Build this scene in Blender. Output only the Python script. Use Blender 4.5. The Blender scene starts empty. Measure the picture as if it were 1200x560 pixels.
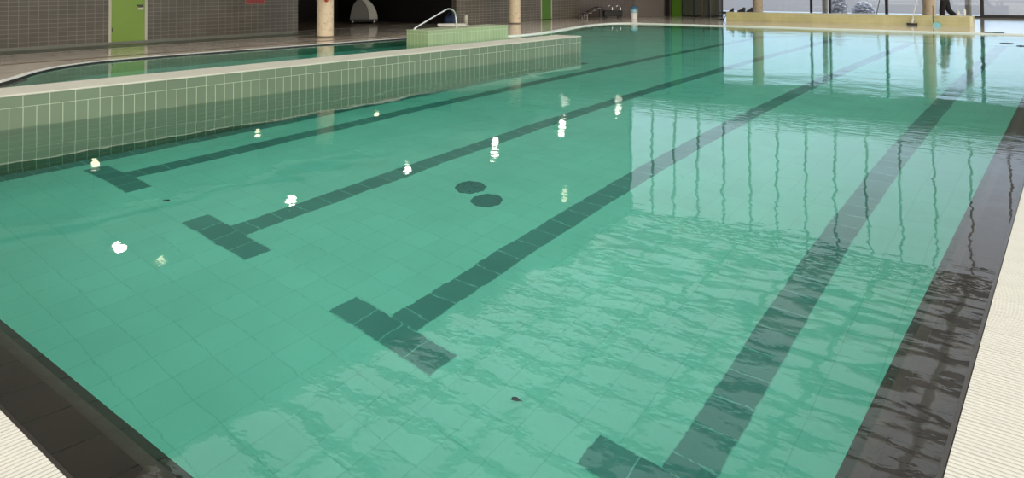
import bpy, bmesh, math, random
from mathutils import Vector, Matrix, geometry
random.seed(7)
sc = bpy.context.scene
COL = sc.collection
PI = math.pi

# ------------------------------------------------------------------ helpers
def link(name, bm, mat, parent=None, smooth=False):
    me = bpy.data.meshes.new(name)
    bm.normal_update()
    bm.to_mesh(me); bm.free()
    if mat: me.materials.append(mat)
    if smooth:
        for p in me.polygons: p.use_smooth = True
    o = bpy.data.objects.new(name, me); COL.objects.link(o)
    if parent: o.parent = parent
    return o

def tag(o, label, cat, group=None, kind=None):
    o['label'] = label; o['category'] = cat
    if group: o['group'] = group
    if kind: o['kind'] = kind
    return o

def struct(o, label=None):
    o['kind'] = 'structure'
    if label: o['label'] = label
    return o

def thing(name, label, cat, loc=(0, 0, 0), rz=0, group=None):
    o = bpy.data.objects.new(name, None); COL.objects.link(o)
    o.location = loc; o.rotation_euler = (0, 0, rz); o.empty_display_size = .1
    return tag(o, label, cat, group)

def dup(root, loc=None, rz=None, label=None):
    r = root.copy(); COL.objects.link(r)
    if loc is not None: r.location = loc
    if rz is not None: r.rotation_euler = (0, 0, rz)
    if label: r['label'] = label
    for ch in list(root.children):
        c = ch.copy(); COL.objects.link(c); c.parent = r
        for g in list(ch.children):
            d = g.copy(); COL.objects.link(d); d.parent = c
    return r

def box(bm, x0, x1, y0, y1, z0, z1, bev=0):
    vs = [bm.verts.new(p) for p in ((x0,y0,z0),(x1,y0,z0),(x1,y1,z0),(x0,y1,z0),(x0,y0,z1),(x1,y0,z1),(x1,y1,z1),(x0,y1,z1))]
    fs = [bm.faces.new([vs[i] for i in f]) for f in ((3,2,1,0),(4,5,6,7),(0,1,5,4),(1,2,6,5),(2,3,7,6),(3,0,4,7))]
    if bev:
        es = list({e for f in fs for e in f.edges})
        bmesh.ops.bevel(bm, geom=es, offset=bev, segments=2, affect='EDGES', profile=.6)
    return bm

def bx(*a, bev=0):
    return box(bmesh.new(), *a, bev=bev)

def lathe(prof, n=24, bm=None, loc=(0,0,0)):
    bm = bm or bmesh.new(); L = Vector(loc)
    rings = []
    for r, z in prof:
        if r < 1e-5: rings.append([bm.verts.new(L+Vector((0,0,z)))])
        else: rings.append([bm.verts.new(L+Vector((r*math.cos(2*PI*i/n), r*math.sin(2*PI*i/n), z))) for i in range(n)])
    for a, b in zip(rings[:-1], rings[1:]):
        for i in range(n):
            j = (i+1) % n
            if len(a) == 1 and len(b) == 1: continue
            if len(a) == 1: bm.faces.new((a[0], b[j], b[i]))
            elif len(b) == 1: bm.faces.new((a[i], a[j], b[0]))
            else: bm.faces.new((a[i], a[j], b[j], b[i]))
    bmesh.ops.recalc_face_normals(bm, faces=bm.faces[:])
    return bm

def tube(pts, r, n=10, bm=None, closed=False):
    bm = bm or bmesh.new(); pts = [Vector(p) for p in pts]
    rings = []; N = len(pts)
    for i, p in enumerate(pts):
        if closed: d = pts[(i+1) % N]-pts[i-1]
        else: d = pts[min(i+1, N-1)]-pts[max(i-1, 0)]
        d.normalize()
        up = Vector((0,0,1)) if abs(d.z) < .95 else Vector((1,0,0))
        a = d.cross(up).normalized(); b = a.cross(d)
        rr = r[i] if isinstance(r, (list, tuple)) else r
        rings.append([bm.verts.new(p+a*rr*math.cos(2*PI*k/n)+b*rr*math.sin(2*PI*k/n)) for k in range(n)])
    M = N if closed else N-1
    for i in range(M):
        A, B = rings[i], rings[(i+1) % N]
        for k in range(n): bm.faces.new((A[k], A[(k+1)%n], B[(k+1)%n], B[k]))
    if not closed:
        bm.faces.new(rings[0][::-1]); bm.faces.new(rings[-1])
    bmesh.ops.recalc_face_normals(bm, faces=bm.faces[:])
    return bm

def prism(poly, y0, y1, bm=None):
    """poly in (x,z), extruded along y"""
    bm = bm or bmesh.new()
    a = [bm.verts.new((x, y0, z)) for x, z in poly]; b = [bm.verts.new((x, y1, z)) for x, z in poly]
    bm.faces.new(a[::-1]); bm.faces.new(b); n = len(poly)
    for i in range(n): bm.faces.new((a[i], a[(i+1)%n], b[(i+1)%n], b[i]))
    bmesh.ops.recalc_face_normals(bm, faces=bm.faces[:])
    return bm

def slab(poly, z0, z1, bm=None):
    """poly in (x,y) (may be concave), between z0 and z1"""
    bm = bm or bmesh.new()
    P = [Vector((x, y, 0)) for x, y in poly]
    tris = geometry.tessellate_polygon([P])
    a = [bm.verts.new((x, y, z0)) for x, y in poly]; b = [bm.verts.new((x, y, z1)) for x, y in poly]
    for t in tris:
        bm.faces.new([a[i] for i in t]); bm.faces.new([b[i] for i in t][::-1])
    n = len(poly)
    for i in range(n): bm.faces.new((a[i], a[(i+1)%n], b[(i+1)%n], b[i]))
    bmesh.ops.recalc_face_normals(bm, faces=bm.faces[:])
    return bm

def sweep(path, prof, bm=None):
    """path list of (x,y); prof list of (offset to the left of travel, z), closed"""
    bm = bm or bmesh.new(); rings = []
    n = len(path)
    for i, p in enumerate(path):
        a = Vector(path[max(i-1, 0)]); b = Vector(path[min(i+1, n-1)]); d = (b-a).normalized()
        nn = Vector((-d.y, d.x))
        rings.append([bm.verts.new((p[0]+nn.x*o, p[1]+nn.y*o, z)) for o, z in prof])
    m = len(prof)
    for A, B in zip(rings[:-1], rings[1:]):
        for k in range(m): bm.faces.new((A[k], A[(k+1)%m], B[(k+1)%m], B[k]))
    bm.faces.new(rings[0]); bm.faces.new(rings[-1][::-1])
    bmesh.ops.recalc_face_normals(bm, faces=bm.faces[:])
    return bm

def catmull(P, k=8):
    out = []; P = [P[0]]+list(P)+[P[-1]]
    for i in range(1, len(P)-2):
        for s in range(k):
            t = s/k
            q = []
            for c in (0, 1):
                a, b, d, e = P[i-1][c], P[i][c], P[i+1][c], P[i+2][c]
                q.append(.5*((2*b)+(-a+d)*t+(2*a-5*b+4*d-e)*t*t+(-a+3*b-3*d+e)*t**3))
            out.append(tuple(q))
    out.append(tuple(P[-2]))
    return out

# ------------------------------------------------------------------ materials
def newmat(name):
    m = bpy.data.materials.new(name); m.use_nodes = True
    nt = m.node_tree; b = nt.nodes['Principled BSDF']
    return m, nt, b

def N(nt, t, **kw):
    n = nt.nodes.new(t)
    for k, v in kw.items():
        if k in n.inputs: n.inputs[k].default_value = v
        else: setattr(n, k, v)
    return n

def plain(name, col, rough=.5, metal=0, noise=.12, nscale=6, spec=.5, bump=0):
    m, nt, b = newmat(name)
    b.inputs['Roughness'].default_value = rough; b.inputs['Metallic'].default_value = metal
    b.inputs['Specular IOR Level'].default_value = spec
    tc = N(nt, 'ShaderNodeTexCoord'); nz = N(nt, 'ShaderNodeTexNoise'); nz.inputs['Scale'].default_value = nscale
    nz.inputs['Detail'].default_value = 4
    nt.links.new(tc.outputs['Object'], nz.inputs['Vector'])
    mx = N(nt, 'ShaderNodeMix', data_type='RGBA')
    mx.inputs[6].default_value = tuple(c*(1-noise) for c in col)+(1,)
    mx.inputs[7].default_value = tuple(min(1, c*(1+noise)) for c in col)+(1,)
    nt.links.new(nz.outputs['Fac'], mx.inputs[0]); nt.links.new(mx.outputs[2], b.inputs['Base Color'])
    if bump:
        bp = N(nt, 'ShaderNodeBump'); bp.inputs['Strength'].default_value = 1; bp.inputs['Distance'].default_value = bump
        nt.links.new(nz.outputs['Fac'], bp.inputs['Height']); nt.links.new(bp.outputs['Normal'], b.inputs['Normal'])
    return m

def tile(name, c1, c2, grout, w, h, mort=.004, mode='wall', rough=.25, offs=0, u0=0, v0=0, blotch=.15, spec=.5, bump=True):
    """tiles of w x h metres; mode wall: u = x+y, v = z; mode floor: u = x, v = y"""
    m, nt, b = newmat(name)
    geo = N(nt, 'ShaderNodeTexCoord'); sp = N(nt, 'ShaderNodeSeparateXYZ'); nt.links.new(geo.outputs['Object'], sp.inputs[0])
    cb = N(nt, 'ShaderNodeCombineXYZ')
    if mode == 'wall':
        ad = N(nt, 'ShaderNodeMath', operation='ADD'); nt.links.new(sp.outputs[0], ad.inputs[0]); nt.links.new(sp.outputs[1], ad.inputs[1])
        u, v = ad.outputs[0], sp.outputs[2]
    else: u, v = sp.outputs[0], sp.outputs[1]
    for src, off, dst in ((u, u0, 0), (v, v0, 1)):
        s = N(nt, 'ShaderNodeMath', operation='SUBTRACT'); nt.links.new(src, s.inputs[0]); s.inputs[1].default_value = off-100*(w if dst == 0 else h)
        nt.links.new(s.outputs[0], cb.inputs[dst])
    br = N(nt, 'ShaderNodeTexBrick'); br.offset = offs; br.squash = 1
    br.inputs['Scale'].default_value = 1; br.inputs['Mortar Size'].default_value = mort; br.inputs['Mortar Smooth'].default_value = .2
    br.inputs['Brick Width'].default_value = w; br.inputs['Row Height'].default_value = h
    br.inputs['Color1'].default_value = c1+(1,); br.inputs['Color2'].default_value = c2+(1,); br.inputs['Mortar'].default_value = grout+(1,)
    nt.links.new(cb.outputs[0], br.inputs['Vector'])
    nz = N(nt, 'ShaderNodeTexNoise'); nz.inputs['Scale'].default_value = 1.3; nz.inputs['Detail'].default_value = 3
    nt.links.new(geo.outputs['Object'], nz.inputs['Vector'])
    rp = N(nt, 'ShaderNodeMapRange'); rp.inputs[1].default_value = .25; rp.inputs[2].default_value = .75
    rp.inputs[3].default_value = 1-blotch; rp.inputs[4].default_value = 1+blotch
    nt.links.new(nz.outputs['Fac'], rp.inputs[0])
    vm = N(nt, 'ShaderNodeVectorMath', operation='SCALE'); nt.links.new(br.outputs['Color'], vm.inputs[0]); nt.links.new(rp.outputs[0], vm.inputs['Scale'])
    nt.links.new(vm.outputs[0], b.inputs['Base Color'])
    b.inputs['Roughness'].default_value = rough; b.inputs['Specular IOR Level'].default_value = spec
    if bump:
        bp = N(nt, 'ShaderNodeBump'); bp.invert = True; bp.inputs['Strength'].default_value = .5; bp.inputs['Distance'].default_value = .002
        nt.links.new(br.outputs['Fac'], bp.inputs['Height']); nt.links.new(bp.outputs['Normal'], b.inputs['Normal'])
    return m

def emis(name, col, s):
    m, nt, b = newmat(name)
    b.inputs['Base Color'].default_value = col+(1,); b.inputs['Emission Color'].default_value = col+(1,)
    b.inputs['Emission Strength'].default_value = s
    return m

def glassmat(name, tint=(.95, .98, 1), gl=.08):
    m, nt, b = newmat(name); nt.nodes.remove(b)
    out = nt.nodes['Material Output']
    tr = N(nt, 'ShaderNodeBsdfTransparent'); tr.inputs[0].default_value = tint+(1,)
    g = N(nt, 'ShaderNodeBsdfGlossy'); g.inputs['Roughness'].default_value = .02
    ge = N(nt, 'ShaderNodeNewGeometry'); dp_ = N(nt, 'ShaderNodeVectorMath', operation='DOT_PRODUCT')
    nt.links.new(ge.outputs['Normal'], dp_.inputs[0]); nt.links.new(ge.outputs['Incoming'], dp_.inputs[1])
    def mt(op, a, b_):
        x = N(nt, 'ShaderNodeMath', operation=op)
        for k, q in ((0, a), (1, b_)):
            if q is None: continue
            if isinstance(q, (int, float)): x.inputs[k].default_value = q
            else: nt.links.new(q, x.inputs[k])
        return x.outputs[0]
    f = mt('ADD', mt('MULTIPLY', mt('POWER', mt('SUBTRACT', 1.0, mt('ABSOLUTE', dp_.outputs['Value'], None)), 5.0), .9), .04)
    mx = N(nt, 'ShaderNodeMixShader')
    nt.links.new(f, mx.inputs[0]); nt.links.new(tr.outputs[0], mx.inputs[1]); nt.links.new(g.outputs[0], mx.inputs[2])
    nt.links.new(mx.outputs[0], out.inputs['Surface'])
    return m

G = .25675
M_floor = tile('pool floor tiles', (.55, .745, .60), (.52, .71, .57), (.44, .635, .505), G, G, .004, 'floor', .4, 0, -.128375, -.0064, .06, bump=False)
M_lane = tile('dark lane tiles', (.19, .30, .26), (.16, .26, .23), (.38, .52, .45), G, G, .005, 'floor', .35, 0, -.128375, -.0064+.12, .12, bump=False)
M_bar = tile('dark bar tiles', (.19, .30, .26), (.16, .26, .23), (.38, .52, .45), .25, .24, .005, 'floor', .35, 0, 0, 0, .12, bump=False)
M_black = tile('black edge tiles', (.044, .034, .027), (.036, .028, .022), (.008, .007, .006), .25, .6, .003, 'wall', .18, 0, .1, 0, .2)
M_black_n = tile('black edge tiles near', (.044, .034, .027), (.036, .028, .022), (.010, .008, .007), .25, 50, .003, 'floor', .18, 0, .1, 25, .2)
M_black_r = tile('black edge tiles right', (.044, .034, .027), (.036, .028, .022), (.010, .008, .007), 50, .25, .003, 'floor', .18, 0, 25, .1, .2)
M_stripdk = plain('dark brown edge strip', (.060, .050, .038), .25, noise=.3, nscale=20)
M_joint = plain('worn joint', (.12, .10, .075), .5, noise=.5, nscale=30)
M_drain = plain('dark green drain', (.13, .22, .20), .4)
M_blackwall = tile('pool wall tiles', (.42, .56, .40), (.38, .52, .38), (.55, .65, .5), .125, .25, .004, 'wall', .3)
M_green_lo = tile('pale green upright tiles', (.158, .208, .132), (.146, .195, .121), (.44, .52, .37), .125, .30, .004, 'wall', .2, 0, .02, .215-.30, .08)
M_green_hi = tile('pale green cap tiles', (.162, .212, .136), (.15, .20, .127), (.44, .52, .37), .25, .14, .004, 'wall', .2, 0, .02, .215, .08)
M_cap = plain('pale stone cap', (.60, .575, .48), .4, noise=.1, nscale=3)
M_block = tile('light green upright tiles', (.37, .46, .25), (.34, .43, .23), (.52, .60, .38), .125, .30, .006, 'wall', .2, 0, .0, .26-.3, .08)
M_block_cap = tile('light green tile cap', (.50, .56, .36), (.47, .53, .34), (.6, .66, .45), .25, .25, .006, 'floor', .25)
M_coping = plain('white coping', (.82, .81, .76), .35, noise=.06, nscale=2)
M_deck = tile('wet beige deck', (.72, .63, .53), (.67, .585, .485), (.57, .49, .41), .3, .3, .004, 'floor', .09, 0, blotch=.22, bump=False)
M_gutter = plain('brown gutter channel', (.22, .175, .13), .3)
M_strip = plain('grey green floor strip', (.17, .18, .14), .3)
M_walltile = tile('dark grey brown mosaic', (.104, .088, .064), (.086, .074, .053), (.20, .182, .142), .205, .105, .008, 'wall', .35, 0, 0, 0, .2)
M_walltile_b = tile('warm grey mosaic', (.135, .115, .088), (.115, .10, .077), (.26, .235, .19), .205, .105, .010, 'wall', .35, 0, 0, 0, .15)
M_wallbrown = tile('maroon brown mosaic', (.075, .052, .043), (.062, .045, .037), (.12, .09, .075), .205, .105, .008, 'wall', .35, 0, 0, 0, .15)
M_wallgrey = plain('plain brown grey wall', (.115, .092, .076), .4)
M_dark = plain('black recess shade', (.006, .006, .006), .6)  # near-black colour holds the darkness of the recess and openings
M_white = plain('white painted ceiling', (.70, .70, .66), .7, noise=.04)
M_bulk = plain('dark upper wall', (.10, .12, .105), .6)
M_soffit = plain('grey green soffit', (.16, .20, .17), .6)
M_beam = plain('grey steel beam', (.16, .17, .16), .5)
M_mull = plain('dark bronze frame', (.020, .020, .022), .4)
M_glass = glassmat('clear window glass')
M_glass_dk = plain('dark tinted green glass', (.075, .085, .062), .06, noise=.2, nscale=2)
M_green = plain('green painted door', (.21, .36, .03), .35, noise=.12, nscale=1.2)
M_green_dk = plain('deep green panel', (.085, .22, .010), .35, noise=.08)
M_frame = plain('cream door frame', (.56, .54, .40), .4, noise=.05)
M_steel = plain('brushed stainless steel', (.75, .75, .74), .22, 1, noise=.05)
M_iron = plain('dark hardware', (.03, .03, .028), .4)
M_red = plain('red sign', (.30, .035, .03), .4)
M_redrim = plain('pink red sign rim', (.48, .16, .13), .4)
M_ring = plain('orange red lifebuoy', (.75, .05, .02), .45)
M_ringw = plain('white lifebuoy band', (.8, .78, .74), .5)
M_yellow = tile('ochre yellow tiles', (.56, .51, .24), (.53, .485, .225), (.60, .55, .28), .25, .11, .006, 'wall', .25, 0, 0, .02, .15)
M_yellowcap = plain('pale yellow cap', (.68, .64, .42), .3)
M_whiteedge = plain('cream edge strip', (.75, .72, .5), .35)
M_grate = plain('white plastic grating', (.72, .70, .62), .45, noise=.08, nscale=5)
M_chan = plain('dark channel', (.05, .045, .035), .5)
M_shell = plain('grey machine shell', (.36, .36, .31), .35)
M_body = plain('dark machine body', (.09, .09, .075), .45)
M_rub = plain('black rubber', (.012, .012, .012), .6)
M_bluebag = plain('navy blue fabric', (.015, .035, .09), .7, noise=.3)
M_blue = plain('blue plastic', (.035, .16, .28), .4)
M_ltblue = plain('pale blue plastic', (.30, .50, .56), .4, noise=.25, nscale=9)
M_cyan = plain('cyan plastic', (.22, .58, .62), .4)
M_whitep = plain('white plastic', (.75, .74, .70), .4)
M_greystep = plain('grey plastic step', (.36, .33, .31), .4)
M_skin = plain('skin', (.55, .32, .22), .5, noise=.05)
M_cloth = plain('black clothing', (.010, .010, .012), .8)
M_shirt = plain('dark red top', (.12, .03, .035), .8)
M_hair = plain('dark hair', (.02, .012, .008), .6)
M_colout = plain('grey outside post', (.22, .21, .20), .6)
M_ground = plain('pale paving', (.19, .20, .235), .8, noise=.10, nscale=.35)
M_leaf = plain('grey green foliage', (.62, .66, .76), .8, noise=.05)
M_lampglow = emis('lamp glow', (1, .93, .80), 14)
M_lampdim = emis('dim lamp glow', (1, .90, .60), 3.2)
M_lampbody = plain('lamp housing', (.5, .5, .48), .4)

def colmat():
    m, nt, b = newmat('speckled beige column render')
    tc = N(nt, 'ShaderNodeTexCoord')
    nz = N(nt, 'ShaderNodeTexNoise'); nz.inputs['Scale'].default_value = 7; nz.inputs['Detail'].default_value = 5; nz.inputs['Roughness'].default_value = .7
    cr = N(nt, 'ShaderNodeValToRGB')
    cr.color_ramp.elements[0].position = .30; cr.color_ramp.elements[0].color = (.44, .32, .20, 1)
    cr.color_ramp.elements[1].position = .47; cr.color_ramp.elements[1].color = (.74, .61, .42, 1)
    nt.links.new(tc.outputs['Object'], nz.inputs['Vector']); nt.links.new(nz.outputs['Fac'], cr.inputs[0]); nt.links.new(cr.outputs[0], b.inputs['Base Color'])
    b.inputs['Roughness'].default_value = .55
    return m
M_col = colmat()

def watermat():
    m, nt, b = newmat('pool water'); nt.nodes.remove(b); out = nt.nodes['Material Output']
    g = N(nt, 'ShaderNodeBsdfGlass'); g.inputs['IOR'].default_value = 1.333; g.inputs['Roughness'].default_value = 0
    g.inputs['Color'].default_value = (1, 1, 1, 1)
    tc = N(nt, 'ShaderNodeTexCoord')
    def noise(sx, sy, detail, rot=0, rough=.5):
        mp = N(nt, 'ShaderNodeMapping'); mp.inputs['Scale'].default_value = (sx, sy, 1); mp.inputs['Rotation'].default_value = (0, 0, rot)
        nz = N(nt, 'ShaderNodeTexNoise'); nz.inputs['Scale'].default_value = 1; nz.inputs['Detail'].default_value = detail; nz.inputs['Roughness'].default_value = rough
        nt.links.new(tc.outputs['Object'], mp.inputs[0]); nt.links.new(mp.outputs[0], nz.inputs['Vector'])
        return nz.outputs['Fac']
    def mul(a, k):
        x = N(nt, 'ShaderNodeMath', operation='MULTIPLY'); nt.links.new(a, x.inputs[0])
        if isinstance(k, (int, float)): x.inputs[1].default_value = k
        else: nt.links.new(k, x.inputs[1])
        return x.outputs[0]
    def add(a, c):
        x = N(nt, 'ShaderNodeMath', operation='ADD'); nt.links.new(a, x.inputs[0]); nt.links.new(c, x.inputs[1]); return x.outputs[0]
    # patches where the wind of the jets roughens the surface
    mask = N(nt, 'ShaderNodeMapRange'); nt.links.new(noise(.14, .20, 2, .3), mask.inputs[0])
    mask.inputs[1].default_value = .47; mask.inputs[2].default_value = .62; mask.inputs[3].default_value = .35; mask.inputs[4].default_value = 1.0
    # more movement towards the far right end of the pool
    sp = N(nt, 'ShaderNodeSeparateXYZ'); nt.links.new(tc.outputs['Object'], sp.inputs[0])
    rx = N(nt, 'ShaderNodeMapRange'); nt.links.new(sp.outputs[0], rx.inputs[0]); rx.inputs[1].default_value = -8; rx.inputs[2].default_value = 0; rx.inputs[3].default_value = .35; rx.inputs[4].default_value = 1.0
    # a train of small waves crossing the middle of the pool, livelier water beyond it
    def band(c, w_, hi, lo=0.):
        x = N(nt, 'ShaderNodeMapRange'); x.interpolation_type = 'SMOOTHSTEP'
        d = N(nt, 'ShaderNodeMath', operation='SUBTRACT'); nt.links.new(sp.outputs[1], d.inputs[0]); d.inputs[1].default_value = c
        ab = N(nt, 'ShaderNodeMath', operation='ABSOLUTE'); nt.links.new(d.outputs[0], ab.inputs[0]); nt.links.new(ab.outputs[0], x.inputs[0])
        x.inputs[1].default_value = 0; x.inputs[2].default_value = w_; x.inputs[3].default_value = hi; x.inputs[4].default_value = lo
        return x.outputs[0]
    far_ = N(nt, 'ShaderNodeMapRange'); nt.links.new(sp.outputs[1], far_.inputs[0]); far_.inputs[1].default_value = 5; far_.inputs[2].default_value = 10; far_.inputs[3].default_value = .20; far_.inputs[4].default_value = .9
    amp = mul(add(add(add(band(8.6, 2.4, 1.2), band(4.6, 1.3, 1.5)), band(1.3, .9, .35)), far_.outputs[0]), rx.outputs[0])
    wv = mul(mul(noise(3.0, 13, 2, .08), .0030), band(4.7, 1.2, 1.0))
    big = mul(noise(.45, .55, 2, .5), .016)
    mid = mul(mul(noise(2.2, 3.2, 2, .6), .0022), rx.outputs[0])
    fine = mul(mul(mul(noise(6.0, 9.5, 3, .25), .0026), mask.outputs[0]), amp)
    fine2 = mul(mul(mul(noise(16, 26, 2, .2), .0010), mask.outputs[0]), amp)
    h = add(add(add(add(big, mid), fine), fine2), mul(wv, rx.outputs[0]))
    bp = N(nt, 'ShaderNodeBump'); bp.inputs['Strength'].default_value = 1; bp.inputs['Distance'].default_value = 1
    nt.links.new(h, bp.inputs['Height']); nt.links.new(bp.outputs['Normal'], g.inputs['Normal'])
    nt.links.new(g.outputs[0], out.inputs['Surface'])
    va = N(nt, 'ShaderNodeVolumeAbsorption'); va.inputs['Color'].default_value = (0, .90, .84, 1); va.inputs['Density'].default_value = .22
    nt.links.new(va.outputs[0], out.inputs['Volume'])
    return m
M_water = watermat()

# ------------------------------------------------------------------ pool shell
H = 2.04
XR, YN, YF, XW = 1.022, -2.088, 21.72, -7.04
S = 2.054
pf = struct(link('floor', bx(-14.4, XR+.1, YN-.1, YF+.3, -H-.2, -H), M_floor)); pf.name = 'floor_pool'
for k in range(1, 5):
    X = S*(k-4)
    ln = struct(link('trim_lane_line', bx(X-.126, X+.126, .2396, 19.4, -H-.01, -H+.003), M_lane, pf))
    bb = bmesh.new(); box(bb, -.5, .5, 0, .2395, -.01, .003)
    o = struct(link('trim_lane_bar', bb, M_bar, pf)); o.location = (X, 0, -H)
    bb = bmesh.new(); box(bb, -.5, .5, 0, .2395, -.01, .003)
    o = struct(link('trim_lane_bar', bb, M_bar, pf)); o.location = (X, 19.4, -H)
struct(link('trim_wall_foot', bx(XW-.02, XW+.20, -2.05, 10.25, -H-.01, -H+.004), M_lane, pf))

# left curved outline of the teaching pool
left_pts = [(-7.3, -2.35), (-9.3, -1.2), (-11.22, .6), (-12.57, 1.63), (-13.3, 2.62), (-13.52, 3.93), (-13.45, 6.3), (-13.32, 8.45), (-13.25, 10.0), (-13.1, 11.16), (-12.4, 12.3), (-11.6, 12.85),
            (-11.36, 13.6), (-11.45, 15.0), (-12.0, 17.16), (-12.5, 19.0), (-12.66, 20.3), (-12.55, 21.2), (-12.1, 21.62), (-11.2, YF), (-9.5, YF)]
curve = catmull(left_pts, 8)
path = curve+[(-6, YF), (-2, YF), (XR+.27, YF)]
# walking the path the pool lies to the right (offset negative), the deck to the left
cop = link('trim_coping', sweep(path, [(0, .032), (.11, .038), (.13, .036), (.13, -.05), (.0, -.05)]), M_coping, smooth=False); struct(cop)
shellw = link('wall_pool_left', sweep(path, [(0.002, -.05), (.3, -.05), (.3, -H-.1), (0.002, -H-.1)]), M_blackwall); struct(shellw)
struct(link('trim_pool_edge', sweep(curve[:86], [(-.012, -.1), (-.012, .006), (.001, .03), (.001, -.1)]), M_rub))
blk = link('trim_pool_edge', sweep(curve[:20], [(-.10, -.02), (0.001, .03), (.001, -.2), (-.10, -.2)]), M_rub); struct(blk)

# near and right edges: wall, black submerged rim in steps, upright lip
prof = [(0, -.2), (0, -.062), (.042, -.052), (.046, -.036), (.088, -.030), (.092, -.020), (.245, -.004), (.248, .012), (.262, .012), (.262, -.2)]
struct(link('wall_pool_right', bx(XR, XR+.25, YN-.25, YF+.2, -H-.1, -.21), M_blackwall))
struct(link('wall_pool_near', bx(-7.6, XR, YN-.25, YN, -H-.1, -.21), M_blackwall))
def rim_part(near, sel, name, mat):
    """one stretch of the stepped rim, mitred where the near and right edges meet; sel = profile points"""
    bm = bmesh.new()
    if near: ring = [[bm.verts.new((-7.72, YN-o, z)) for o, z in sel], [bm.verts.new((XR+o, YN-o, z)) for o, z in sel]]
    else: ring = [[bm.verts.new((XR+o, YN-o, z)) for o, z in sel], [bm.verts.new((XR+o, YF, z)) for o, z in sel]]
    A, B = ring; n = len(sel)
    for k in range(n): bm.faces.new((A[k], A[(k+1) % n], B[(k+1) % n], B[k]))
    bm.faces.new(A[::-1]); bm.faces.new(B)
    bmesh.ops.recalc_face_normals(bm, faces=bm.faces[:])
    struct(link(name, bm, mat))
for near in (True, False):
    mt = M_black_n if near else M_black_r
    rim_part(near, [(0, -.2), (0, -.062), (.040, -.052), (.040, -.2)], 'trim_black_rim', mt)
    rim_part(near, [(.040, -.2), (.040, -.036), (.088, -.030), (.088, -.2)], 'trim_rim_strip', M_stripdk)
    rim_part(near, [(.088, -.2), (.088, -.020), (.245, -.004), (.248, .012), (.262, .012), (.262, -.2)], 'trim_black_rim', mt)
    rim_part(near, [(.086, -.2), (.086, -.0275), (.0905, -.0265), (.0905, -.2)], 'trim_rim_joint', M_joint)

# water: a closed body so that the tint comes from its depth
wout = [(XR+.2475, YN-.2475), (XR+.2475, YF+.06)]+[(x, y) for x, y in reversed(path[:-1])]
wout = [(XR+.2475, YN-.2475), (XR+.2475, YF+.06), (-9.5, YF+.06)]
rev = list(reversed(curve[:-1]))
for i, p in enumerate(rev):
    a = Vector(rev[max(i-1, 0)]); b2 = Vector(rev[min(i+1, len(rev)-1)]); d = (b2-a).normalized()
    wout.append((p[0]+d.y*.05, p[1]-d.x*.05))
wout.append((-7.3, YN-.2475))
wat = link('pool_water', slab(wout, -H-.05, 0), M_water)
tag(wat, 'clear green tinted pool water with gentle ripples', 'water', kind='stuff')

# floor drains
for x, y, lab in ((-3.26, 2.30, 'round dark drain grate on pool floor, the farther left one of two'), (-2.90, 2.13, 'round dark drain grate on pool floor, the nearer right one of two')):
    t = thing('floor_drain', lab, 'drain', (x, y, -H), 0, 'floor drains of the pool')
    link('drain_rim', lathe([(.15, 0), (.165, 0), (.165, .010), (.15, .010), (.15, 0)], 8), M_drain, t)
    bm = bmesh.new()
    lathe([(0, .002), (.149, .002), (.149, .006), (0, .006)], 8, bm)
    for i in range(-2, 3):
        w = math.sqrt(max(0, .14**2-(i*.045)**2)); box(bm, -w, w, i*.045-.008, i*.045+.008, .006, .010)
    link('grille', bm, M_drain, t)
for x, y, lab in ((-5.18, .15, 'small dark leaf on the pool floor between the two left crossbars'), (-1.03, .17, 'small dark leaf on the pool floor left of the nearest crossbar')):
    bm = bmesh.new()
    vs = [bm.verts.new((.03*math.cos(a)*(1.3 if abs(math.cos(a)) > .9 else 1), .016*math.sin(a), .004+.006*abs(math.sin(a)))) for a in [i*PI/5 for i in range(10)]]
    bm.faces.new(vs); r = bmesh.ops.extrude_face_region(bm, geom=bm.faces[:])
    for v in r['geom']:
        if isinstance(v, bmesh.types.BMVert): v.co.z += .004
    o = link('leaf', bm, M_rub); o.location = (x, y, -H+.003); o.rotation_euler = (0, 0, .4)
    tag(o, lab, 'leaf')

# ------------------------------------------------------------------ decks
deck_out = curve[:-1]+[(-9.5, YF), (XR+.6, YF), (XR+.6, 37.2), (-19, 37.2), (-19, 29.2), (-24.2, 29.2), (-24.2, -9), (-7.3, -9)]
dp = [(p[0]-.0, p[1]) for p in deck_out]
# offset the curved part slightly under the coping
def off(pts, o):
    out = []
    for i, p in enumerate(pts):
        a = Vector(pts[max(i-1, 0)]); b2 = Vector(pts[min(i+1, len(pts)-1)]); d = (b2-a).normalized()
        out.append((p[0]-d.y*o, p[1]+d.x*o))
    return out
inner = off(path, .128)
floor = struct(link('floor', slab(inner+[(XR+.262, 37.2), (-19, 37.2), (-24.2, 37.2), (-24.2, -9), (-7.6, -9), (-7.6, -2.4)], -.12, .03), M_deck))
struct(link('floor_deck_near', slab([(-7.6, -9), (7, -9), (7, 37.2), (XR+.262+.30, 37.2), (XR+.262+.30, YN-.262-.30), (-7.6, YN-.262-.30)], -.12, .03), M_coping))
struct(link('trim_gutter_channel', bx(-14.32, -14.08, -9, 15.5, .03, .034), M_gutter))
struct(link('trim_floor_strip', bx(-17.58, -16.5, -9, 10.2, .03, .036), M_strip))
struct(link('trim_drain_channel', slab([(-7.6, YN-.262-.30), (XR+.262+.30, YN-.262-.30), (XR+.262+.30, 36), (XR+.262, 36), (XR+.262, YN-.262), (-7.6, YN-.262)], -.12, -.02), M_chan))

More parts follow.
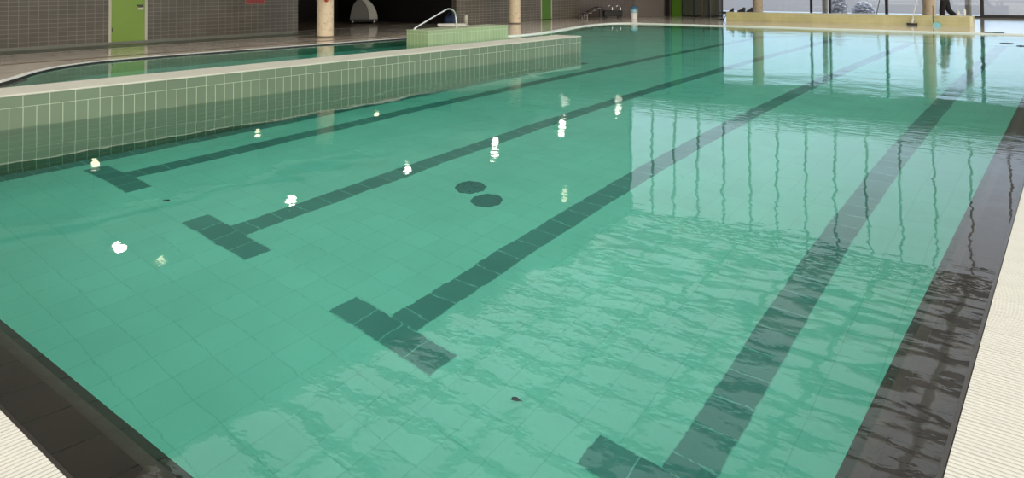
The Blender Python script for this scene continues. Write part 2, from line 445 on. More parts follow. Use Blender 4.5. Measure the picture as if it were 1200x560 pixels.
# gratings: sections 0.19 m long, ribs across the channel
def grate_mesh(L=.189, n=9, bm=None, y00=0):
    bm = bm or bmesh.new()
    for i in range(n):
        y = y00+L*(i+.5)/n
        box(bm, 0.004, .296, y-.0072, y+.0072, .004, .020)
    for x in (.05, .15, .25): box(bm, x-.006, x+.006, y00, y00+L, -.016, .006)
    for x in (.0, .29): pass
    return bm
proto = link('drain_grating', grate_mesh(), M_grate)
tag(proto, 'white ribbed plastic grating section along the right pool edge', 'grating', 'grating sections along the right pool edge')
gm = proto.data
PITCH = .191
x0, y0 = XR+.263, YN-.262
proto.location = (x0, y0, 0)
for i in range(1, 50):
    c = proto.copy(); COL.objects.link(c); c.location = (x0, y0+PITCH*i, 0)
for i in range(34):
    c = proto.copy(); COL.objects.link(c)
    c.location = (x0-PITCH*(i)-.0, YN-.262-.300, 0); c.rotation_euler = (0, 0, PI/2)
    c['label'] = 'white ribbed plastic grating section along the near pool edge'; c['group'] = 'grating sections along the near pool edge'

# ------------------------------------------------------------------ divider wall and entry block
ZW = .355
dv = thing('divider_wall', 'long low pale green tiled wall between the two pools', 'wall', (0, 0, 0))
link('lower_tiles', bx(-7.72, XW, -2.35, 10.25, -H, .215), M_green_lo, dv)
link('upper_tiles', bx(-7.722, XW+.003, -2.36, 10.253, .215, ZW-.02), M_green_hi, dv)
link('cap', bx(-7.73, XW+.008, -2.36, 10.26, ZW-.02, ZW, bev=.006), M_cap, dv)
# submerged pale bench-like foot near the far end is only the wall itself seen through water
bk = thing('entry_block', 'short light green tiled block in the water behind the long low wall', 'wall', (0, 0, 0))
link('tiles', bx(-12.02, -11.24, 9.74, 12.95, -H, .338), M_block, bk)
link('cap', bx(-12.03, -11.23, 9.73, 12.96, .338, .358, bev=.006), M_block_cap, bk)
hr = [(-11.95, 9.95, .35), (-11.95, 10.05, .42), (-11.95, 11.05, .80), (-11.95, 11.22, .845), (-11.95, 11.38, .82), (-11.95, 11.5, .70), (-11.95, 11.55, .36)]
def smoothpath(P, k=6):
    out = []; P = [Vector(p) for p in P]; Q = [P[0]]+P+[P[-1]]
    for i in range(1, len(Q)-2):
        for s in range(k):
            t = s/k; a, b, c, d = Q[i-1], Q[i], Q[i+1], Q[i+2]
            out.append(.5*((2*b)+(-a+c)*t+(2*a-5*b+4*c-d)*t*t+(-a+3*b-3*c+d)*t**3))
    out.append(P[-1]); return out
hrt = thing('handrail', 'bent steel handrail rising from the light green block', 'handrail', (-11.95, 10.7, .361))
o = link('rail', tube([Vector(p)-Vector((-11.95, 10.7, .358)) for p in smoothpath(hr)], .022, 10), M_steel, hrt, True)
for yy in (9.95, 11.55):
    link('foot_flange', lathe([(0, 0), (.05, 0), (.05, .012), (.025, .02), (0, .02)], 16, None, (0, yy-10.7, 0)), M_steel, hrt)

# ------------------------------------------------------------------ columns
def column(x, y, zt, label, r=.235):
    t = thing('column', label, 'column', (x, y, .03), 0, None)
    link('shaft', lathe([(r, .0), (r, zt-.03), (0, zt-.03)], 40), M_col, t, True)
    link('foot_ring', lathe([(r+.001, 0), (r+.012, 0), (r+.012, .035), (r+.001, .04)], 40), M_gutter, t, True)
    return t
column(-15.45, 9.80, 3.0, 'round beige column left of the dark recess, with the lifebuoy on it')
column(-15.65, 18.9, 3.0, 'round beige column between the entry block and the narrow green door')
column(-10.42, 31.0, 3.42, 'round beige column before the windows, at the left end of the yellow ledge')
column(-3.30, 31.0, 3.42, 'round beige column before the windows, behind the leaning white brush')

# lifebuoy on the first column, facing the water
def lifebuoy():
    t = thing('lifebuoy', 'orange red lifebuoy hanging on the beige column beside the dark recess', 'lifebuoy', (-15.14, 9.60, 1.40), math.radians(-34))
    bm = bmesh.new(); R, r = .30, .065; n = 40; m = 12
    vs = [[bm.verts.new(((R+r*math.cos(2*PI*j/m))*math.cos(2*PI*i/n), r*.8*math.sin(2*PI*j/m), (R+r*math.cos(2*PI*j/m))*math.sin(2*PI*i/n))) for j in range(m)] for i in range(n)]
    for i in range(n):
        for j in range(m): bm.faces.new((vs[i][j], vs[(i+1)%n][j], vs[(i+1)%n][(j+1)%m], vs[i][(j+1)%m]))
    bmesh.ops.recalc_face_normals(bm, faces=bm.faces[:])
    link('ring', bm, M_ring, t, True)
    for a in (PI/4, 3*PI/4, 5*PI/4, 7*PI/4):
        bm = bmesh.new(); rings = []
        for s in range(5):
            aa = a+(s-2)*.06
            rings.append([bm.verts.new(((R+(r+.004)*math.cos(2*PI*j/m))*math.cos(aa), (r*.8+.004)*math.sin(2*PI*j/m), (R+(r+.004)*math.cos(2*PI*j/m))*math.sin(aa))) for j in range(m)])
        for A, B in zip(rings[:-1], rings[1:]):
            for j in range(m): bm.faces.new((A[j], B[j], B[(j+1)%m], A[(j+1)%m]))
        link('band', bm, M_ringw, t, True)
    link('hook', tube([(0, .02, .29), (0, .0, .37), (0, .10, .38)], .012, 8), M_iron, t)
lifebuoy()

# ------------------------------------------------------------------ left walls
WX = -17.6
struct(link('wall_left', (lambda bm: (box(bm, WX-.3, WX, -9, 4.80, .03, 3.0), box(bm, WX-.3, WX, 5.76, 10.4, .03, 3.0), box(bm, WX-.3, WX, 4.80, 5.76, 2.2, 3.0), bm)[-1])(bmesh.new()), M_walltile))
struct(link('baseboard_left', (lambda bm: (box(bm, WX, WX+.012, -9, 10.2, .036, .10), bm)[-1])(bmesh.new()), M_strip))
d1 = struct(link('door_1', bx(WX-.06, WX-.01, 4.86, 5.70, .10, 2.12), M_green), 'green door in the dark tiled wall')
for y0_, y1_, z0_, z1_ in ((4.80, 4.865, .10, 2.2), (5.695, 5.76, .10, 2.2), (4.80, 5.76, 2.12, 2.2)):
    struct(link('door_frame', bx(WX-.08, WX+.012, y0_, y1_, z0_, z1_), M_frame, d1))
struct(link('door_handle', (lambda bm: (box(bm, WX-.01, WX+.02, 5.54, 5.64, .96, .99), box(bm, WX-.01, WX+.045, 5.50, 5.64, 1.00, 1.03), bm)[-1])(bmesh.new()), M_iron, d1))
struct(link('door_handle', bx(WX-.01, WX+.006, 5.52, 5.66, .90, .96), M_frame, d1))
struct(link('door_hinge', tube([(WX+.008, 4.885, .36), (WX+.008, 4.885, .46)], .012, 8), M_iron, d1))
# recess
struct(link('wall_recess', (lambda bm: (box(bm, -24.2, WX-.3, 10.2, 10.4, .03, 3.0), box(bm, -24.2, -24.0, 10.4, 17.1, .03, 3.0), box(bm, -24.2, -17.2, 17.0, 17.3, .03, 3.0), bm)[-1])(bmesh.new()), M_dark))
struct(link('floor_recess', bx(-24.0, -18.6, 10.4, 17.0, .03, .034), M_gutter))
def wallseg(name, a, b, z0, z1, mat, t=.25, parent=None):
    a = Vector(a); b = Vector(b); d = (b-a); L = d.length; ang = math.atan2(d.y, d.x)
    o = link(name, bx(0, L, 0, t, z0, z1), mat, parent); o.location = (a.x, a.y, 0); o.rotation_euler = (0, 0, ang)
    return struct(o)
PA, PB, PC, PD, PE = (-16.95, 17.0), (-16.45, 24.8), (-14.95, 27.3), (-14.05, 28.5), (-11.72, 28.35)
def lerp(a, b, t): return (a[0]+(b[0]-a[0])*t, a[1]+(b[1]-a[1])*t)
L2 = math.dist(PA, PB)
da = (22.0-PA[1])/(PB[1]-PA[1]); db = (22.75-PA[1])/(PB[1]-PA[1])
wallseg('wall_back', PA, lerp(PA, PB, da), .03, 3.0, M_walltile_b)
wallseg('wall_back', lerp(PA, PB, db), PB, .03, 3.0, M_walltile_b)
wallseg('wall_back', lerp(PA, PB, da), lerp(PA, PB, db), 2.2, 3.0, M_walltile_b)
d2 = wallseg('door_2', lerp(PA, PB, da), lerp(PA, PB, db), .05, 2.2, M_green_dk, .08)
d2['label'] = 'narrow green door right of the second column'
wl = math.dist(lerp(PA, PB, da), lerp(PA, PB, db))
for u0_, u1_ in ((-.0, .05), (wl-.05, wl)):
    struct(link('door_frame', bx(u0_, u1_, -.02, .06, .05, 2.2), M_frame, d2))
wallseg('wall_angled', PB, PC, .03, 3.4, M_wallbrown)
wallseg('wall_grey', PC, PD, .03, 3.4, M_wallgrey)
# glazed lobby with a black gap, a green panel and grey green glass
lob = thing('glazed_lobby', 'dark glazed lobby with a green panel at the far end of the left wall', 'partition', (PD[0], PD[1], .03), math.atan2(PE[1]-PD[1], PE[0]-PD[0]))
WL = math.dist(PD, PE)
def lobx(px):   # fraction along the front
    return WL*(px-777)/(833-777)
link('back_wall', bx(0, WL*.98, 1.3, 1.36, 0, 3.38), M_soffit, lob)
link('black_gap', bx(lobx(778), lobx(784.5), .05, .08, 0, 3.38), M_dark, lob)  # black sheet drawn in for the darkness of the open gap
link('green_panel', bx(lobx(786.5), lobx(799.5), .02, .07, 0.0, 3.36), M_green_dk, lob)
link('glass_pane', bx(lobx(800), lobx(814), .03, .05, 0.05, 3.36), M_glass_dk, lob)
link('glass_pane', bx(lobx(815), lobx(824), .03, .05, 0.05, 3.36), M_glass_dk, lob)
link('glass_pane', bx(lobx(826), lobx(832), .03, .05, 0.05, 3.36), M_glass_dk, lob)
for px, w in ((777, .05), (785, .06), (800, .05), (814.5, .06), (825, .06), (833, .07)):
    link('frame_post', bx(lobx(px)-w/2, lobx(px)+w/2, -.01, .09, 0, 3.38), M_wallgrey if px in (777, 785, 825) else M_mull, lob)
link('side_glass', (lambda bm: (box(bm, WL-.02, WL, .09, 1.3, .05, 3.4), bm)[-1])(bmesh.new()), M_glass_dk, lob)
link('frame_post', bx(WL-.04, WL+.02, 1.3, 1.38, 0, 3.38), M_mull, lob)

# ------------------------------------------------------------------ window wall far
FY = 33.6
ZC = 3.4
struct(link('wall_far_left', bx(-24.2, -16.6, FY, FY+.2, .03, 3.4), M_wallgrey))
w1 = struct(link('window_1', bx(-16.6, 6, FY+.05, FY+.07, .1, ZC), M_glass))
struct(link('window_sill', bx(-16.6, 6, FY-.05, FY+.12, .03, .09), M_mull, w1))
struct(link('window_frame', bx(-16.6, 6, FY-.02, FY+.1, .09, .105), M_mull, w1))
struct(link('window_frame', bx(-1.62, 6, FY-.03, FY+.1, .105, .165), M_mull, w1))
for px, w in ((-16.6, .1), (-8.72, .09), (-7.84, .09), (-5.38, .12), (-1.68, .13), (2.0, .12)):
    struct(link('window_frame', bx(px-w/2, px+w/2, FY-.04, FY+.1, .1, ZC), M_mull, w1))
struct(link('ceiling_far', bx(-24.2, 7, 24.0, FY+1.2, 3.42, 3.75), M_soffit))
struct(link('ceiling_left', bx(-24.2, -13.5, -9, 24.0, 3.0, 3.12), M_soffit))
# upper wall over the left aisle, clerestory over the far one
struct(link('wall_upper_left', bx(-13.75, -13.5, -9, 24.2, 2.9, 8.3), M_bulk))
struct(link('wall_left_outer', bx(-24.4, -24.2, -9, FY, .03, 3.7), M_dark))
w2 = struct(link('window_2', bx(-13.5, 6, 24.04, 24.06, 3.8, 8.0), M_glass))
for i in range(20):
    x = -13.45+i*1.02
    struct(link('window_frame', bx(x-.028, x+.028, 23.98, 24.1, 3.75, 8.05), M_beam, w2))
struct(link('window_frame', bx(-13.5, 6, 23.96, 24.12, 7.98, 8.2), M_beam, w2))
# roof: white panels, glazed strips between purlins
rf = bmesh.new()
box(rf, -13.75, -13.2, -9, 24.3, 8.3, 8.4)
box(rf, 4.2, 7, -9, 24.3, 8.3, 8.4)
PY = 1.3
ny = int(33.2/PY)
for i in range(ny+1):
    y = -9+i*PY
    box(rf, -13.2, 4.2, y-.02, y+(.34 if i % 3 == 0 else .10), 8.3, 8.4)
for x in (-11.0, -8.6, -6.2, -3.8, -1.4, 1.0, 3.2): box(rf, x-.10, x+.10, -9, 24.3, 8.31, 8.41)
struct(link('ceiling', rf, M_white))
pb = bmesh.new()
for i in range(ny+1):
    y = -9+i*PY; box(pb, -13.5, 7, y-.07, y+.07, 8.16, 8.3)
struct(link('trim_purlins', pb, M_beam))
w3 = struct(link('window_3', bx(-13.2, 4.2, -9, 24.3, 8.42, 8.43), M_glass))

# ------------------------------------------------------------------ outside
struct(link('ground_outside', bx(-80, 60, FY+.25, 140, -.15, -.05), M_ground))
def bush(x, y, r, h, label, seed):
    random.seed(seed); bm = bmesh.new()
    for _ in range(1500):
        a = random.uniform(0, 2*PI); e = math.asin(random.uniform(0, 1)); rr = random.uniform(.6, 1)
        p = Vector((r*rr*math.cos(a)*math.cos(e), r*rr*math.sin(a)*math.cos(e), h*rr*math.sin(e)))
        s = random.uniform(.07, .13); R = Matrix.Rotation(random.uniform(0, 6.28), 3, 'Z') @ Matrix.Rotation(random.uniform(-1.2, 1.2), 3, 'X')
        vs = [bm.verts.new(p+R @ Vector(q)) for q in ((-s, 0, 0), (0, -s*.5, 0), (s, 0, 0), (0, s*.5, .02))]
        bm.faces.new(vs)
    t = thing('bush', label, 'bush', (x, y, -.05))
    link('foliage', bm, M_leaf, t)
    link('stem', tube([(0, 0, 0), (0, 0, h*.6)], .05, 8), M_gutter, t)
bush(-8.55, 38.0, .42, 1.45, 'tall grey green bush outside the far windows', 3)
bush(-7.55, 39.0, .55, .62, 'low wide bush outside the far windows', 5)
for x, y, lab in ((-8.55, 35.4, 'grey post outside the far windows between two close mullions'), (-2.35, 35.2, 'grey post outside the far windows behind the walking person')):
    t = thing('outside_post', lab, 'post', (x, y, -.05))
    link('shaft', lathe([(.13, 0), (.13, 3.2), (0, 3.2)], 24), M_colout, t, True)
    link('base_plate', lathe([(.0, 0), (.2, 0), (.2, .03), (.13, .03)], 24), M_colout, t)

# ------------------------------------------------------------------ yellow ledge
BX0, BX1, BY0, BY1, BZ = -9.87, -1.24, 25.7, 26.25, .375
yb = thing('tiled_ledge', 'long low yellow tiled bench ledge before the far windows', 'bench', (0, 0, 0))
link('tiles', bx(BX0, BX1, BY0, BY1, .03, BZ-.02), M_yellow, yb)
link('cap', bx(BX0-.006, BX1+.006, BY0-.006, BY1+.006, BZ-.02, BZ, bev=.005), M_yellowcap, yb)
link('end_strip', bx(BX1-.09, BX1+.008, BY0-.009, BY0, .03, BZ-.02), M_whiteedge, yb)

def wedge(x, label, L, h, cat='shoe'):
    t = thing('rubber_shoe', label, cat, (x, BY0+.2, BZ))
    link('upper', prism([(-L/2, .03), (L/2, .03), (L/2, h*.95), (L*.28, h), (L*.05, h*.62), (-L*.42, h*.34), (-L/2, .06)], -.05, .05), M_rub, t)
    link('sole', prism([(-L/2-.01, 0), (L/2+.01, 0), (L/2+.01, .03), (-L/2-.01, .03)], -.055, .055), M_iron, t)
wedge(-9.70, 'small upright black shoe at the left end of the yellow ledge', .13, .16)
wedge(-9.30, 'larger black shoe with a raised heel, middle of three on the ledge', .30, .19)
wedge(-8.96, 'black shoe nearest the column, rightmost of three on the ledge', .24, .19)
sq = thing('floor_squeegee', 'dark squeegee leaning on the left end of the yellow ledge', 'squeegee', (BX0-.18, BY0+.1, .03))
link('handle', tube([(0, 0, .02), (.30, .05, .42)], .016, 8), M_rub, sq)
link('blade', bx(-.16, .04, -.02, .02, 0, .05), M_rub, sq)
for i, (x, h, lab) in enumerate(((-1.70, .20, 'small white bottle at the right end of the yellow ledge, left of the taller one'), (-1.52, .28, 'taller white bottle at the right end of the yellow ledge'))):
    t = thing('bottle', lab, 'bottle', (x, BY0+.3, BZ), 0, 'bottles on the ledge')
    link('body', lathe([(0, 0), (.05, 0), (.055, .01), (.055, h*.68), (.02, h*.86), (0, h*.86)], 20), M_whitep, t, True)
    link('lid', lathe([(0, h*.86), (.024, h*.86), (.024, h), (0, h)], 16), M_whitep, t)

# deck brush leaning over the ledge, and dustpan
br = thing('deck_brush', 'long white handled deck brush standing before the yellow ledge', 'brush', (-3.04, 25.5, .03))
link('pole', tube([(0, 0, .05), (.05, .10, .45), (.16, .75, 1.45)], .021, 8), M_whitep, br)
link('brush_head', bx(-.17, .17, -.05, .05, .03, .075, bev=.01), M_iron, br)
link('bristles', bx(-.16, .16, -.04, .04, 0, .03), M_rub, br)
link('collar', tube([(0, 0, .06), (.03, .05, .24)], .034, 10), M_whitep, br)
dpn = thing('dustpan', 'cyan long handled dustpan beside the deck brush at the yellow ledge', 'dustpan', (-2.38, 25.45, .03))
link('pan', prism([(-.0, 0), (.25, 0), (.25, .02), (.20, .10), (.05, .13), (-.0, .08)], -.10, .10), M_cyan, dpn)
link('handle', tube([(.0, .0, .10), (-.01, .02, .70)], .013, 8), M_iron, dpn)
link('grip', tube([(.0, .0, .16), (-.003, .01, .34)], .02, 8), M_blue, dpn)
st = thing('broom_handle', 'thin dark stick leaning behind the middle of the yellow ledge', 'stick', (-4.42, 26.55, .03))
link('stick', tube([(-.05, .1, .0), (.0, -.28+.0, .36), (.16, -.32, .80)][:1]+[(.19, -.22, .86)], .013, 8), M_iron, st)
link('end_cap', tube([(.185, -.215, .85), (.195, -.225, .88)], .016, 8), M_rub, st)
bm = bmesh.new(); n1, n2 = 12, 6
vs = [[bm.verts.new((i*.045, j*.04, .012+.010*math.sin(i*1.3+j)+.006*math.cos(j*2.1))) for j in range(n2)] for i in range(n1)]
for i in range(n1-1):
    for j in range(n2-1): bm.faces.new((vs[i][j], vs[i+1][j], vs[i+1][j+1], vs[i][j+1]))
r = bmesh.ops.extrude_face_region(bm, geom=bm.faces[:])
for v in r['geom']:
    if isinstance(v, bmesh.types.BMVert): v.co.z -= .012
bmesh.ops.recalc_face_normals(bm, faces=bm.faces[:])
o = link('cloth', bm, M_blue, None, True); o.location = (-.62, 22.05, .032); tag(o, 'small crumpled blue cloth on the far pool edge right of the ledge', 'cloth')
for (x, y, s, lab) in ((.20, 18.14, .15, 'dark flat disc floating at the far right of the water, the larger left one'), (.52, 17.42, .09, 'dark flat disc floating near the right frame edge, the smaller one')):
    t = thing('float_disc', lab, 'float', (x, y, .001), 0, 'dark discs floating on the water')
    link('disc', lathe([(0, 0), (s*.9, 0), (s, .005), (s*.9, .010), (0, .012)], 24), M_rub, t, True)
    link('knob', lathe([(0, .012), (.02, .012), (.02, .018), (0, .02)], 12), M_rub, t)

# ------------------------------------------------------------------ machine in the recess
mc = thing('floor_scrubber', 'grey floor cleaning machine with curved hood in the dark recess', 'machine', (-20.75, 15.75, .034), math.radians(49))
outer = [(-.06, 1.0), (.07, .95), (.20, .87), (.31, .76), (.39, .63), (.45, .48), (.495, .32), (.51, .17)]
innr = [(.19, .17), (.165, .42), (.12, .60), (.05, .76), (-.04, .88), (-.14, .95)]
link('hood', prism(outer+innr+[(-.14, 1.01)], -.30, .32), M_shell, mc)
link('body', prism([(-.57, .17), (.189, .17), (.164, .42), (.119, .60), (.049, .76), (-.041, .88), (-.141, .945), (-.27, .93), (-.40, .80), (-.50, .55)], -.27, .29), M_body, mc)
link('base', bx(-.56, .50, -.28, .30, .07, .168, bev=.02), M_rub, mc)
for wx_ in (-.46, .38):
    for wy in (-.26, .26):
        w = link('wheel', lathe([(0, -.03), (.08, -.03), (.085, 0), (.08, .03), (0, .03)], 20), M_rub, mc, True)
        w.location = (wx_, wy, .085); w.rotation_euler = (PI/2, 0, 0)
        h_ = link('hub', lathe([(0, -.034), (.035, -.034), (.035, .034), (0, .034)], 16), M_shell if wx_ < 0 else M_whitep, w)

# slab, bollard and blue bag beyond the entry block
o = thing('stone_slab', 'pale low slab on the deck beyond the light green block', 'slab', (-16.05, 15.85, .03), math.radians(38))
link('slab_top', bx(-.55, .45, -.2, .2, .03, .12, bev=.01), M_coping, o)
link('slab_foot', bx(-.50, .40, -.17, .17, 0, .03), M_gutter, o)
t = thing('bollard', 'short pale bollard with a rounded top at the right end of the slab', 'bollard', (-16.35, 16.85, .03))
link('post', lathe([(0, 0), (.085, 0), (.085, .32), (.07, .37), (.03, .40), (0, .405)], 20), M_cap, t, True)
link('foot_plate', lathe([(0, 0), (.12, 0), (.12, .02), (.085, .02)], 20), M_cap, t)
t = thing('fabric_bag', 'dark blue fabric bag behind the steel handrail', 'bag', (-16.75, 16.45, .03), math.radians(30))
bm = bmesh.new(); bmesh.ops.create_icosphere(bm, subdivisions=3, radius=1)
for v in bm.verts:
    v.co.x *= .26; v.co.y *= .17; v.co.z = max(v.co.z, -.8)*.22+.176
    v.co += Vector((math.sin(v.co.z*30), math.cos(v.co.x*25), math.sin(v.co.x*22)))*.012
link('bag_body', bm, M_bluebag, t, True)
link('handle', tube(smoothpath([(-.12, 0, .33), (-.08, 0, .46), (.08, 0, .46), (.12, 0, .33)]), .012, 8), M_bluebag, t)

# portable pool steps with curved rails near the brown wall
ps = thing('pool_steps', 'portable grey pool steps with curved rails against the brown wall', 'steps', (-15.75, 24.35, .03), math.radians(47))
for i in range(4):
    link('step', bx(-.30+i*.20, -.06+i*.20, -.25, .25, .12+i*.11, .15+i*.11, bev=.006), M_greystep, ps)
for yy in (-.26, .26):
    link('side_frame', tube([(-.40, yy, 0), (-.30, yy, .12), (.42, yy, .50), (.62, yy, .50), (.62, yy, 0)], .02, 8), M_rub, ps)
    link('leg', tube([(-.32, yy, .14), (-.32, yy, 0)], .018, 8), M_greystep, ps)
    link('leg', tube([(-.08, yy, .26), (-.08, yy, 0)], .018, 8), M_greystep, ps)
cr_ = thing('rail_trolley', 'dark trolley with two curved steel handles beside the pool steps', 'trolley', (-15.0, 25.25, .03), math.radians(47))
link('frame', bx(-.42, .42, -.22, .22, .08, .34, bev=.02), M_rub, cr_)
for xx in (-.02, .36):
    link('handle', tube(smoothpath([(xx-.14, .1, .5), (xx-.06, .1, .56), (xx+.04, .1, .48), (xx+.05, .1, .33)]), .022, 8), M_steel, cr_)
for xx in (-.32, .32):
    w = link('wheel', lathe([(0, -.02), (.055, -.02), (.055, .02), (0, .02)], 16), M_rub, cr_); w.location = (xx, -.18, .055); w.rotation_euler = (PI/2, 0, 0)
    w = link('wheel', lathe([(0, -.02), (.055, -.02), (.055, .02), (0, .02)], 16), M_rub, cr_); w.location = (xx, .18, .055); w.rotation_euler = (PI/2, 0, 0)

# blue and white bin
t = thing('waste_bin', 'white bin with a blue lid standing before the grey wall', 'bin', (-13.62, 24.75, .03))
link('body', lathe([(0, 0), (.135, 0), (.14, .02), (.155, .27)], 28), M_whitep, t, True)
link('bag_liner', lathe([(.1555, .268), (.162, .43), (0, .43)], 28), M_ltblue, t, True)
link('lid', lathe([(0, .43), (.172, .43), (.176, .47), (.15, .52), (.05, .55), (0, .55)], 28), M_blue, t, True)

# red sign on the left wall
sg = thing('wall_sign', 'dark red rectangular sign on the grey tiled wall', 'sign', (WX+.001, 8.9, 1.0))
# ------------------------------------------------------------------ lamps
def wall_lamp(y, i):
    t = thing('wall_lamp', ['round glowing lamp on the upper left wall, nearest of the row', 'round glowing lamp on the upper left wall, second nearest of the row', 'round glowing lamp on the upper left wall, third nearest of the row',
                            'round glowing lamp on the upper left wall, third farthest of the row', 'round glowing lamp on the upper left wall, second farthest of the row', 'round glowing lamp on the upper left wall, farthest of the row'][i], 'lamp', (-13.5, y, 3.6), 0, 'lamps in a row on the upper left wall')
    bm = lathe([(0, 0), (.05, 0), (.05, .12), (.12, .16), (.13, .26), (.125, .26), (.0, .24)], 20)
    bmesh.ops.rotate(bm, verts=bm.verts[:], cent=(0, 0, 0), matrix=Matrix.Rotation(PI/2, 3, 'Y'))
    link('housing', bm, M_lampbody, t, True)
    bm = bmesh.new(); bmesh.ops.create_uvsphere(bm, u_segments=20, v_segments=12, radius=.115)
    bmesh.ops.translate(bm, verts=bm.verts[:], vec=(.30, 0, 0))
    link('bulb', bm, M_lampglow, t, True)
for i, y in enumerate((3.2, 7.1, 10.85, 14.7, 18.5, 22.5)): wall_lamp(y, i)
def pendant(x, y, z, zc, lab, grp, mat, r=.09):
    t = thing('pendant_lamp', lab, 'lamp', (x, y, z), 0, grp)
    link('cable', tube([(0, 0, .1), (0, 0, zc-z)], .008, 6), M_iron, t)
    link('shade', lathe([(.02, .12), (.11, .02), (.115, .02), (.025, .13)], 20), M_lampbody, t, True)
    bm = bmesh.new(); bmesh.ops.create_uvsphere(bm, u_segments=16, v_segments=10, radius=r*.8)
    link('bulb', bm, mat, t, True)
for y, w in ((3.35, 'nearest'), (7.2, 'middle'), (11.1, 'farthest')):
    pendant(-14.75, y, 2.25, 3.0, 'small dim pendant lamp under the left soffit, %s of three' % w, 'pendants under the left soffit', M_lampdim)
pendant(-11.5, 3.15, 3.6, 8.3, 'small dim pendant on a long cable over the near teaching pool', 'long pendants over the pool', M_lampdim)
pendant(-8.1, 11.1, 3.6, 8.3, 'small dim pendant on a long cable over the divider wall end', 'long pendants over the pool', M_lampdim)

# sign parts (bottom edge is what the photograph shows)
link('panel', bx(0, .008, -.30, .30, .0, .42), M_red, sg)
for a in ((0, .012, -.31, .31, -.015, .0), (0, .012, -.31, .31, .42, .435), (0, .012, -.315, -.30, -.015, .435), (0, .012, .30, .315, -.015, .435)):
    link('sign_rim', bx(*a), M_redrim, sg)

# ------------------------------------------------------------------ person
def skin(name, verts, edges, radii, mat, parent=None, sub=2, root=0):
    me = bpy.data.meshes.new(name); me.from_pydata([tuple(v) for v in verts], edges, []); me.update()
    me.materials.append(mat)
    o = bpy.data.objects.new(name, me); COL.objects.link(o)
    if parent: o.parent = parent
    sm = o.modifiers.new('Skin', 'SKIN'); sm.use_smooth_shade = True
    sv = me.skin_vertices[0].data if me.skin_vertices else None
    if sv is None:
        bm = bmesh.new(); bm.from_mesh(me); bm.verts.layers.skin.verify(); bm.to_mesh(me); bm.free(); sv = me.skin_vertices[0].data
    for i, r in enumerate(radii):
        sv[i].radius = (r, r) if not isinstance(r, tuple) else r
        sv[i].use_root = (i == root)
    ss = o.modifiers.new('Subdivision', 'SUBSURF'); ss.levels = sub; ss.render_levels = sub
    return o
def person():
    # local frame: walks toward -x, z up, origin between the feet
    t = thing('person', 'person in black trousers walking behind the yellow ledge, holding the brush', 'person', (-2.20, 26.85, .03))
    V = [(0, 0, .93), (-.02, 0, 1.12), (-.04, 0, 1.32), (-.05, 0, 1.44), (-.07, 0, 1.52), (-.09, 0, 1.60), (-.10, 0, 1.68),      # 0-6 pelvis spine neck head
         (-.01, -.09, .88), (-.08, -.10, .50), (-.07, -.10, .09), (-.20, -.10, .035),                                         # 7-10 front leg
         (.01, .09, .88), (.10, .09, .50), (.42, .10, .16), (.34, .10, .045),                                                  # 11-14 back leg
         (-.04, -.18, 1.39), (-.16, -.24, 1.14), (-.42, -.22, 1.12),                                                          # 15-17 right arm
         (-.04, .18, 1.39), (-.14, .22, 1.12), (-.38, .10, 1.02)]                                                              # 18-20 left arm
    E = [(0,1),(1,2),(2,3),(3,4),(4,5),(5,6),(0,7),(7,8),(8,9),(9,10),(0,11),(11,12),(12,13),(13,14),(3,15),(15,16),(16,17),(3,18),(18,19),(19,20)]
    R = [.14, .125, .15, .09, .055, .095, .085, .085, .055, .035, .035, .085, .055, .035, .035, .05, .038, .026, .05, .038, .026]
    # fingers closing round the pole
    for k, base in enumerate((17, 20)):
        bxp = Vector(V[base]); pi_ = len(V)
        V.append(tuple(bxp+Vector((-.06, 0, 0)))); R.append(.028); E.append((base, pi_))
        for f in range(4):
            a = len(V); z = .028-.019*f; ln = (.9, 1, .95, .78)[f]
            V += [tuple(bxp+Vector((-.095, .0, z))), tuple(bxp+Vector((-.125*1, .018, z))), tuple(bxp+Vector((-.12, .045*ln, z)))]
            R += [.009, .0085, .008]; E += [(pi_, a), (a, a+1), (a+1, a+2)]
        a = len(V); V += [tuple(bxp+Vector((-.05, .02, .03))), tuple(bxp+Vector((-.085, .04, .035)))]; R += [.010, .009]; E += [(base, a), (a, a+1)]
    skin('body', V, E, R, M_skin, t)
    # clothing
    skin('trousers', [V[0], (0, 0, 1.02), V[7], V[8], (-.07, -.10, .12), V[11], V[12], (.39, .10, .20)], [(0,1),(0,2),(2,3),(3,4),(0,5),(5,6),(6,7)],
         [.165, .15, .125, .10, .085, .125, .10, .085], M_cloth, t)
    skin('shirt', [(0, 0, .98), V[1], V[2], (-.05, 0, 1.42), V[15], V[16], (-.30, -.23, 1.13), V[18], V[19], (-.28, .15, 1.06)], [(0,1),(1,2),(2,3),(3,4),(4,5),(5,6),(3,7),(7,8),(8,9)],
         [.165, .15, .175, .10, .072, .056, .045, .072, .056, .045], M_shirt, t)
    skin('hair', [(-.06, 0, 1.68), (-.045, 0, 1.63), (-.02, 0, 1.58)], [(0,1),(1,2)], [.095, .095, .06], M_hair, t)
    for (a, b, c) in (((-.05, -.10, .05), (-.16, -.10, .04), (-.24, -.10, .03)), ((.43, .10, .14), (.37, .10, .07), (.30, .10, .035))):
        skin('shoe', [a, b, c], [(0,1),(1,2)], [.05, .045, .032], M_rub, t)
person()

# ------------------------------------------------------------------ world, camera
w = bpy.data.worlds.new('World'); sc.world = w; w.use_nodes = True
wn = w.node_tree; bg = wn.nodes['Background']; bg.inputs[1].default_value = 1.0
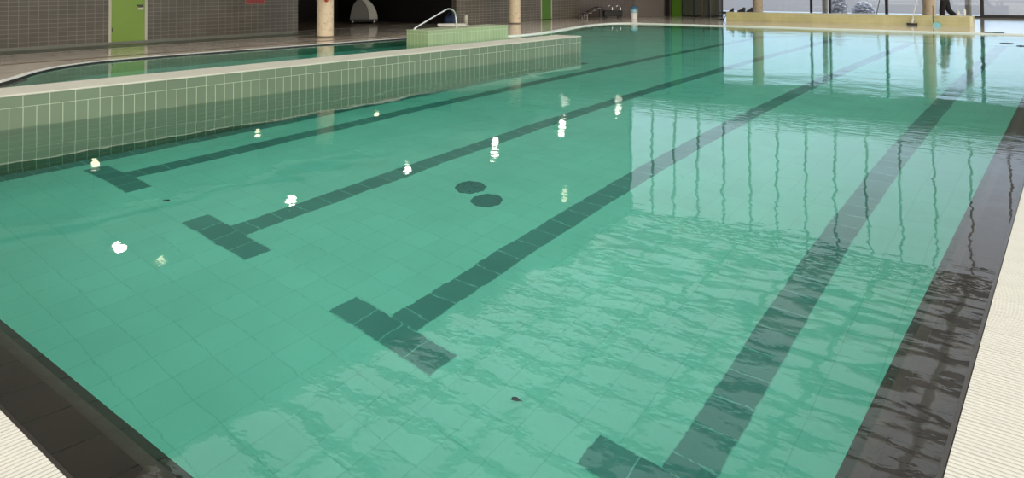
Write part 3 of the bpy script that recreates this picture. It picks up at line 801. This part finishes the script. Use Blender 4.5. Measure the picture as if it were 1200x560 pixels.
# overcast sky: pale blue low over the far side, neutral higher, bright and warm where the sun stands behind the cloud (right rear)
tc = N(wn, 'ShaderNodeTexCoord'); sp = N(wn, 'ShaderNodeSeparateXYZ'); wn.links.new(tc.outputs['Generated'], sp.inputs[0])
ramp = N(wn, 'ShaderNodeValToRGB'); wn.links.new(sp.outputs[2], ramp.inputs[0])
ramp.color_ramp.elements[0].position = .10; ramp.color_ramp.elements[0].color = (.86, 1.08, 1.30, 1)
ramp.color_ramp.elements[1].position = .30; ramp.color_ramp.elements[1].color = (1.0, 1.0, 1.04, 1)
ramp.color_ramp.elements[1].position = .29
e = ramp.color_ramp.elements.new(.40); e.color = (1.30, 1.30, 1.28, 1)
dt = N(wn, 'ShaderNodeVectorMath', operation='DOT_PRODUCT'); wn.links.new(tc.outputs['Generated'], dt.inputs[0]); dt.inputs[1].default_value = (.72, -.62, .30)
mr = N(wn, 'ShaderNodeMapRange'); mr.interpolation_type = 'SMOOTHSTEP'; wn.links.new(dt.outputs['Value'], mr.inputs[0]); mr.inputs[1].default_value = .05; mr.inputs[2].default_value = .75
mxw = N(wn, 'ShaderNodeMix', data_type='RGBA'); wn.links.new(mr.outputs[0], mxw.inputs[0]); wn.links.new(ramp.outputs[0], mxw.inputs[6]); mxw.inputs[7].default_value = (2.7, 2.45, 2.2, 1)
wn.links.new(mxw.outputs[2], bg.inputs[0])

cam = bpy.data.cameras.new('Camera'); co = bpy.data.objects.new('Camera', cam); COL.objects.link(co); sc.camera = co
cam.sensor_width = 36; cam.sensor_fit = 'HORIZONTAL'; cam.lens = 845.9/1200*36
cam.shift_y = (-33.42-280)/1200; cam.clip_end = 500
pitch, yaw, roll = -.022, -.666, -.005
cp, sp, cy, sy = math.cos(pitch), math.sin(pitch), math.cos(yaw), math.sin(yaw)
fw = Vector((sy*cp, cy*cp, -sp)); r = Vector((cy, -sy, 0)); u = r.cross(fw)
r2 = math.cos(roll)*r+math.sin(roll)*u; u2 = -math.sin(roll)*r+math.cos(roll)*u
mw = Matrix((r2, u2, -fw)).transposed().to_4x4(); mw.translation = (1.62, -3.22, 1.432)
co.matrix_world = mw

sc.view_settings.view_transform = 'Standard'; sc.view_settings.look = 'None'
sc.view_settings.exposure = 0.0; sc.view_settings.gamma = 1; sc.view_settings.use_curve_mapping = False
cy_ = sc.cycles
cy_.use_denoising = True; cy_.denoiser = 'OPENIMAGEDENOISE'
cy_.max_bounces = 12; cy_.diffuse_bounces = 5; cy_.glossy_bounces = 5; cy_.transmission_bounces = 8; cy_.transparent_max_bounces = 16
cy_.sample_clamp_indirect = 6; cy_.caustics_refractive = True; cy_.caustics_reflective = True; cy_.blur_glossy = .3
